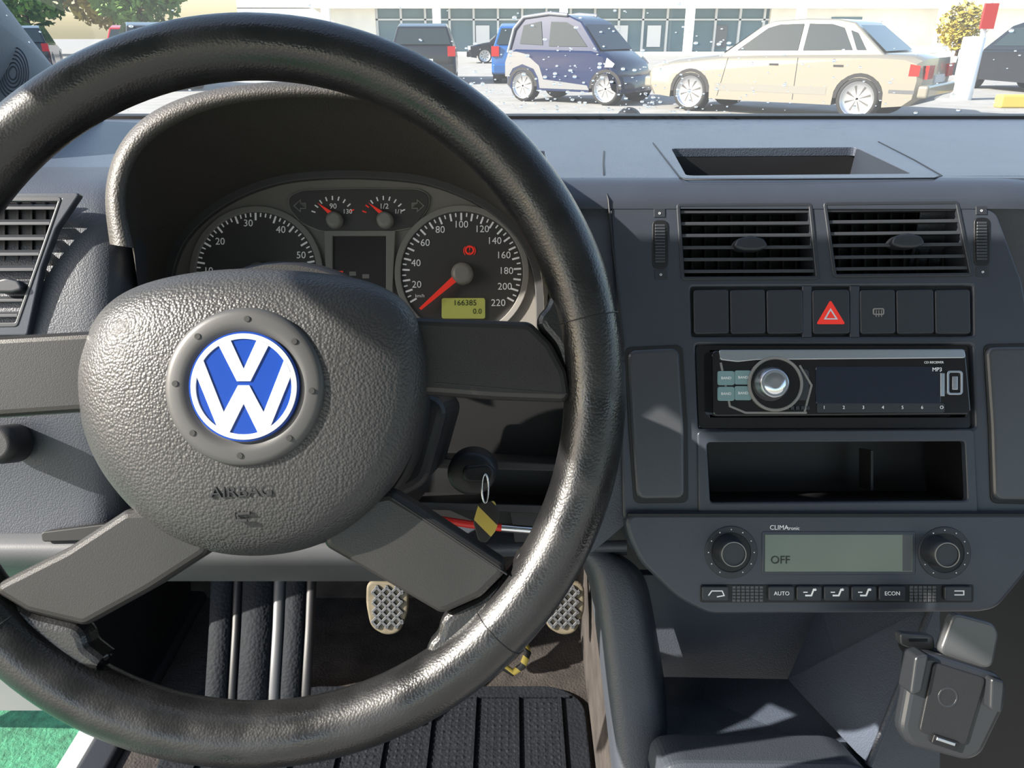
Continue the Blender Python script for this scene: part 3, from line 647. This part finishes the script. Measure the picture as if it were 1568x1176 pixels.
body=[(.0,.3),(-.0,.75),(.06,.92),(.2,.97),(1.9,.96),(2.15,.90),(2.42,.72),(2.5,.5),(2.46,.28)]
e,put=car('car',2.5,1.5,body,[(.05,.88),(.14,1.3),(.35,1.5),(.9,1.56),(1.3,1.53),(1.6,1.42),(2.1,.88)],
 [[(.98,1.0),(.96,1.42),(1.3,1.41),(1.46,1.34),(1.80,1.0)],[(.32,1.04),(.36,1.36),(.74,1.43),(.84,1.02)]],(.42,2.23),.29,NAVY,o,math.atan2(es.y,es.x),
 panels=[([(.02,.70),(.1,.90),(.28,.90),(.5,.86),(.80,.66),(.90,.42),(1.85,.34),(1.9,.26),(.82,.26),(.78,.45),(.68,.6),(.42,.68),(.2,.6),(.1,.45),(.02,.45)],SIL2,.004),
         ([(2.2,.66),(2.36,.66),(2.4,.72),(2.24,.82)],LAMPW,.003)],ends=[((2.1,.9),(1.6,1.42)),((.05,.9),(.14,1.3))])
hw=.75
for s in (-1,1): put(tube('cell_frame',[(.08,s*hw*.98,.88),(.16,s*hw*.86,1.3),(.34,s*hw*.78,1.5),(.9,s*hw*.76,1.56),(1.3,s*hw*.77,1.53)],.035,SIL2))
def hatch(paint,x,y,th,s=1):
    b=[(.1,.25),(0,.45),(.05,.70),(.7,.84),(1.1,.90),(3.6,.94),(3.85,.90),(3.9,.6),(3.88,.3),(3.8,.25)]
    e,put=car('car',3.9,1.68,b,[(.95,.86),(1.6,1.38),(1.9,1.45),(3.1,1.46),(3.5,1.38),(3.82,.88)],[[(1.3,.96),(1.72,1.33),(2.3,1.36),(2.3,.97)],[(2.38,.97),(2.38,1.36),(3.0,1.36),(3.1,.98)],[(3.18,1.0),(3.1,1.34),(3.32,1.30),(3.5,1.0)]],(.75,3.2),.31,paint,(x,y),th,
      ends=[((.95,.88),(1.6,1.38)),((3.82,.92),(3.5,1.38))])
    for y0,y1 in ((-.84,-.64),(.64,.84)): put(box('tail_lamp',3.82,3.92,y0,y1,.68,.92,LAMPR)); put(box('head_lamp',-.0,.12,y0,y1,.56,.7,LAMPW))
    put(box('number_plate',3.88,3.93,-.26,.26,.5,.62,WHITE)); put(box('bumper',3.8,3.97,-.8,.8,.26,.5,paint,bevel=.04)); put(box('bumper_front',-.06,.1,-.8,.8,.26,.5,paint,bevel=.04))
BLK=mat('black_paint',(.008,.010,.014),.15,coat=.2); BLU=mat('blue_paint',(.015,.08,.25),.2,coat=.3); REDP=mat('red_paint',(.35,.012,.012),.2,coat=.3); LBL=mat('light_blue_paint',(.08,.17,.26),.25,coat=.3); GRY=mat('gray_paint',(.12,.13,.14),.3,coat=.3); WHP=mat('white_paint',(.7,.71,.72),.3,coat=.3)
r90=math.radians(-90)
hatch(BLK,-2.5,25.5,r90+.05); hatch(BLU,.5,25.5,r90-.05); hatch(BLK,11.9,21,r90+.1)
hatch(LBL,-14.3,23,r90+.5); hatch(REDP,-13.0,30,r90+.3); hatch(BLU,-20,33,r90+.5); hatch(BLK,-17.6,31,r90+.4); hatch(REDP,-24,36,r90+.5); hatch(BLK,17,27,r90); hatch(BLK,-9.8,22.5,r90+.5)
hatch(GRY,9.5,36,.1); hatch(BLK,-2,38,.05)
# building
group('storefront_building')
CREAM=mat('render_wall',(.85,.82,.74),.8,var=.06,vs=1); SGL=mat('shop_glass',(.12,.20,.24),.08); STEEL=mat('mullion',(.6,.62,.63),.4)
DG=56
box('upper_wall',-18,65,DG,DG+8,2.7,7.5,CREAM)
box('wall_left',-18,-9,DG,DG+6,0,2.75,CREAM); box('wall_right',17,65,DG,DG+6,0,2.75,CREAM)
box('canopy',-13,50,DG-1.0,DG,2.7,3.4,CREAM)
box('glazing',-9,17,DG+.4,DG+.5,0,2.7,SGL)
x=-9
while x<17: box('mullion',x,x+.14,DG+.2,DG+.4,0,2.7,STEEL); x+=1.6
box('transom',-9,17,DG+.2,DG+.38,2.0,2.1,STEEL)
for x in (-12,-5,3,11,18,27,36): box('column',x,x+.5,DG-2.4,DG-1.9,0,2.7,WHP)
for x,c in ((-6.5,REDP),(-2.4,WHP),(1.3,WHP),(5.2,BLU),(6.8,WHP),(9,WHP),(13.4,GRY)): box('window_display',x,x+.9,DG+.25,DG+.33,.4,1.7,c)
for x in (21,28,34): box('shop_sign',x,x+2,DG-.08,DG,1.0,2.2,SGL)
group('kerb'); box('kerb_stone',-14,55,DG-5,DG-2.6,0,.15,CREAM)
LEAF=mat('leaves',(.09,.18,.03),.6,var=.5,vs=.8); LEAFY=mat('leaves_yellow',(.38,.30,.05),.6,var=.4,vs=.8); BARK=mat('bark',(.08,.05,.03),.9)
def tree(name,x,y,h,r,m,n=1800,ls=.16,trunk=.15):
    group(name)
    tube('trunk',[(x,y,0),(x+.05,y,h*.4),(x,y,h*.8)],trunk,BARK)
    v=[];fc=[]
    for i in range(n):
        while True:
            p=Vector((random.uniform(-1,1),random.uniform(-1,1),random.uniform(-1,1)))
            if p.length<1: break
        p=Vector((x+p.x*r,y+p.y*r,h*.60+p.z*h*.38)); a=Vector((random.gauss(0,1),random.gauss(0,1),random.gauss(0,1))).normalized(); b=a.orthogonal().normalized(); s=ls*random.uniform(.6,1.4)
        k=len(v); v+=[p-a*s,p+b*s*.5,p+a*s,p-b*s*.5]; fc.append((k,k+1,k+2,k+3))
    mesh('foliage',v,fc,m)
for x,y,m in ((-36,50,LEAF),(-31.5,52,LEAFY),(-28,49,LEAF),(-24,51,LEAFY),(-21,48,LEAF),(-41,48,LEAFY)): tree('tree',x,y,6.5,2.8,m,2600,.22)
tree('shrub',17.5,33,2.4,.9,LEAFY,900,.12,.06)
def post(name,x,y,r,h,m):
    K=20; rows=[[Vector((x+math.cos(2*math.pi*k/K)*rr_,y+math.sin(2*math.pi*k/K)*rr_,z)) for k in range(K)] for z,rr_ in ((0,r),(h,r),(h+.01,r*.9),(h+.02,.001))]
    loft(name,rows,m,closed=True)
group('sign_pillar')
post('pillar',9.1,16.6,.2,1.15,WHP); post('pole',9.25,16.6,.05,1.9,WHP); box('sign_plate',9.12,9.38,16.5,16.56,1.3,1.75,REDP)
group('kerb_marker'); box('marker_block',8.75,9.35,14.6,14.85,0,.22,mat('yellow_paint',(.55,.4,.08),.5),bevel=.03)
# ================= finalize: curves to meshes
bpy.context.view_layer.update(); dg=bpy.context.evaluated_depsgraph_get()
for ob in [o for o in col.objects if o.type in('CURVE','FONT')]:
    me=bpy.data.meshes.new_from_object(ob.evaluated_get(dg)); mats=[m for m in ob.data.materials]
    nw=bpy.data.objects.new(ob.name,me); me.materials.clear()
    for m_ in mats: me.materials.append(m_)
    col.objects.link(nw); nw.parent=ob.parent; nw.matrix_world=ob.matrix_world.copy(); nm=ob.name
    tubeish=(ob.type=='CURVE' and ob.data.dimensions=='3D')
    bpy.data.objects.remove(ob); nw.name=nm
    if not tubeish:
        me.polygons.foreach_set('use_smooth',[False]*len(me.polygons))
# ================= LIGHT
w=bpy.data.worlds.new('World'); bpy.context.scene.world=w; w.use_nodes=True; nt=w.node_tree; bg=nt.nodes['Background']
sk=nt.nodes.new('ShaderNodeTexSky'); sk.sky_type='NISHITA'; sk.sun_disc=False; sk.sun_elevation=math.radians(32); sk.sun_rotation=math.radians(-110); sk.air_density=1.2; sk.dust_density=1.5
nt.links.new(sk.outputs[0],bg.inputs['Color']); bg.inputs['Strength'].default_value=.33
s=bpy.data.lights.new('sun','SUN'); s.energy=14; s.angle=.009; s.color=(1,.94,.84)
so_=bpy.data.objects.new('sun',s); col.objects.link(so_); so_.location=(-5,-3,6)
so_.rotation_euler=Vector((-.8,-.22,.50)).to_track_quat('Z','Y').to_euler()
cam=bpy.data.cameras.new('camera'); cam.sensor_width=36; cam.lens=f/1568*36; cam.clip_start=.02; cam.clip_end=500
co=bpy.data.objects.new('camera',cam); col.objects.link(co); co.matrix_world=M; bpy.context.scene.camera=co
vs=bpy.context.scene.view_settings
vs.view_transform='Standard'; vs.exposure=0
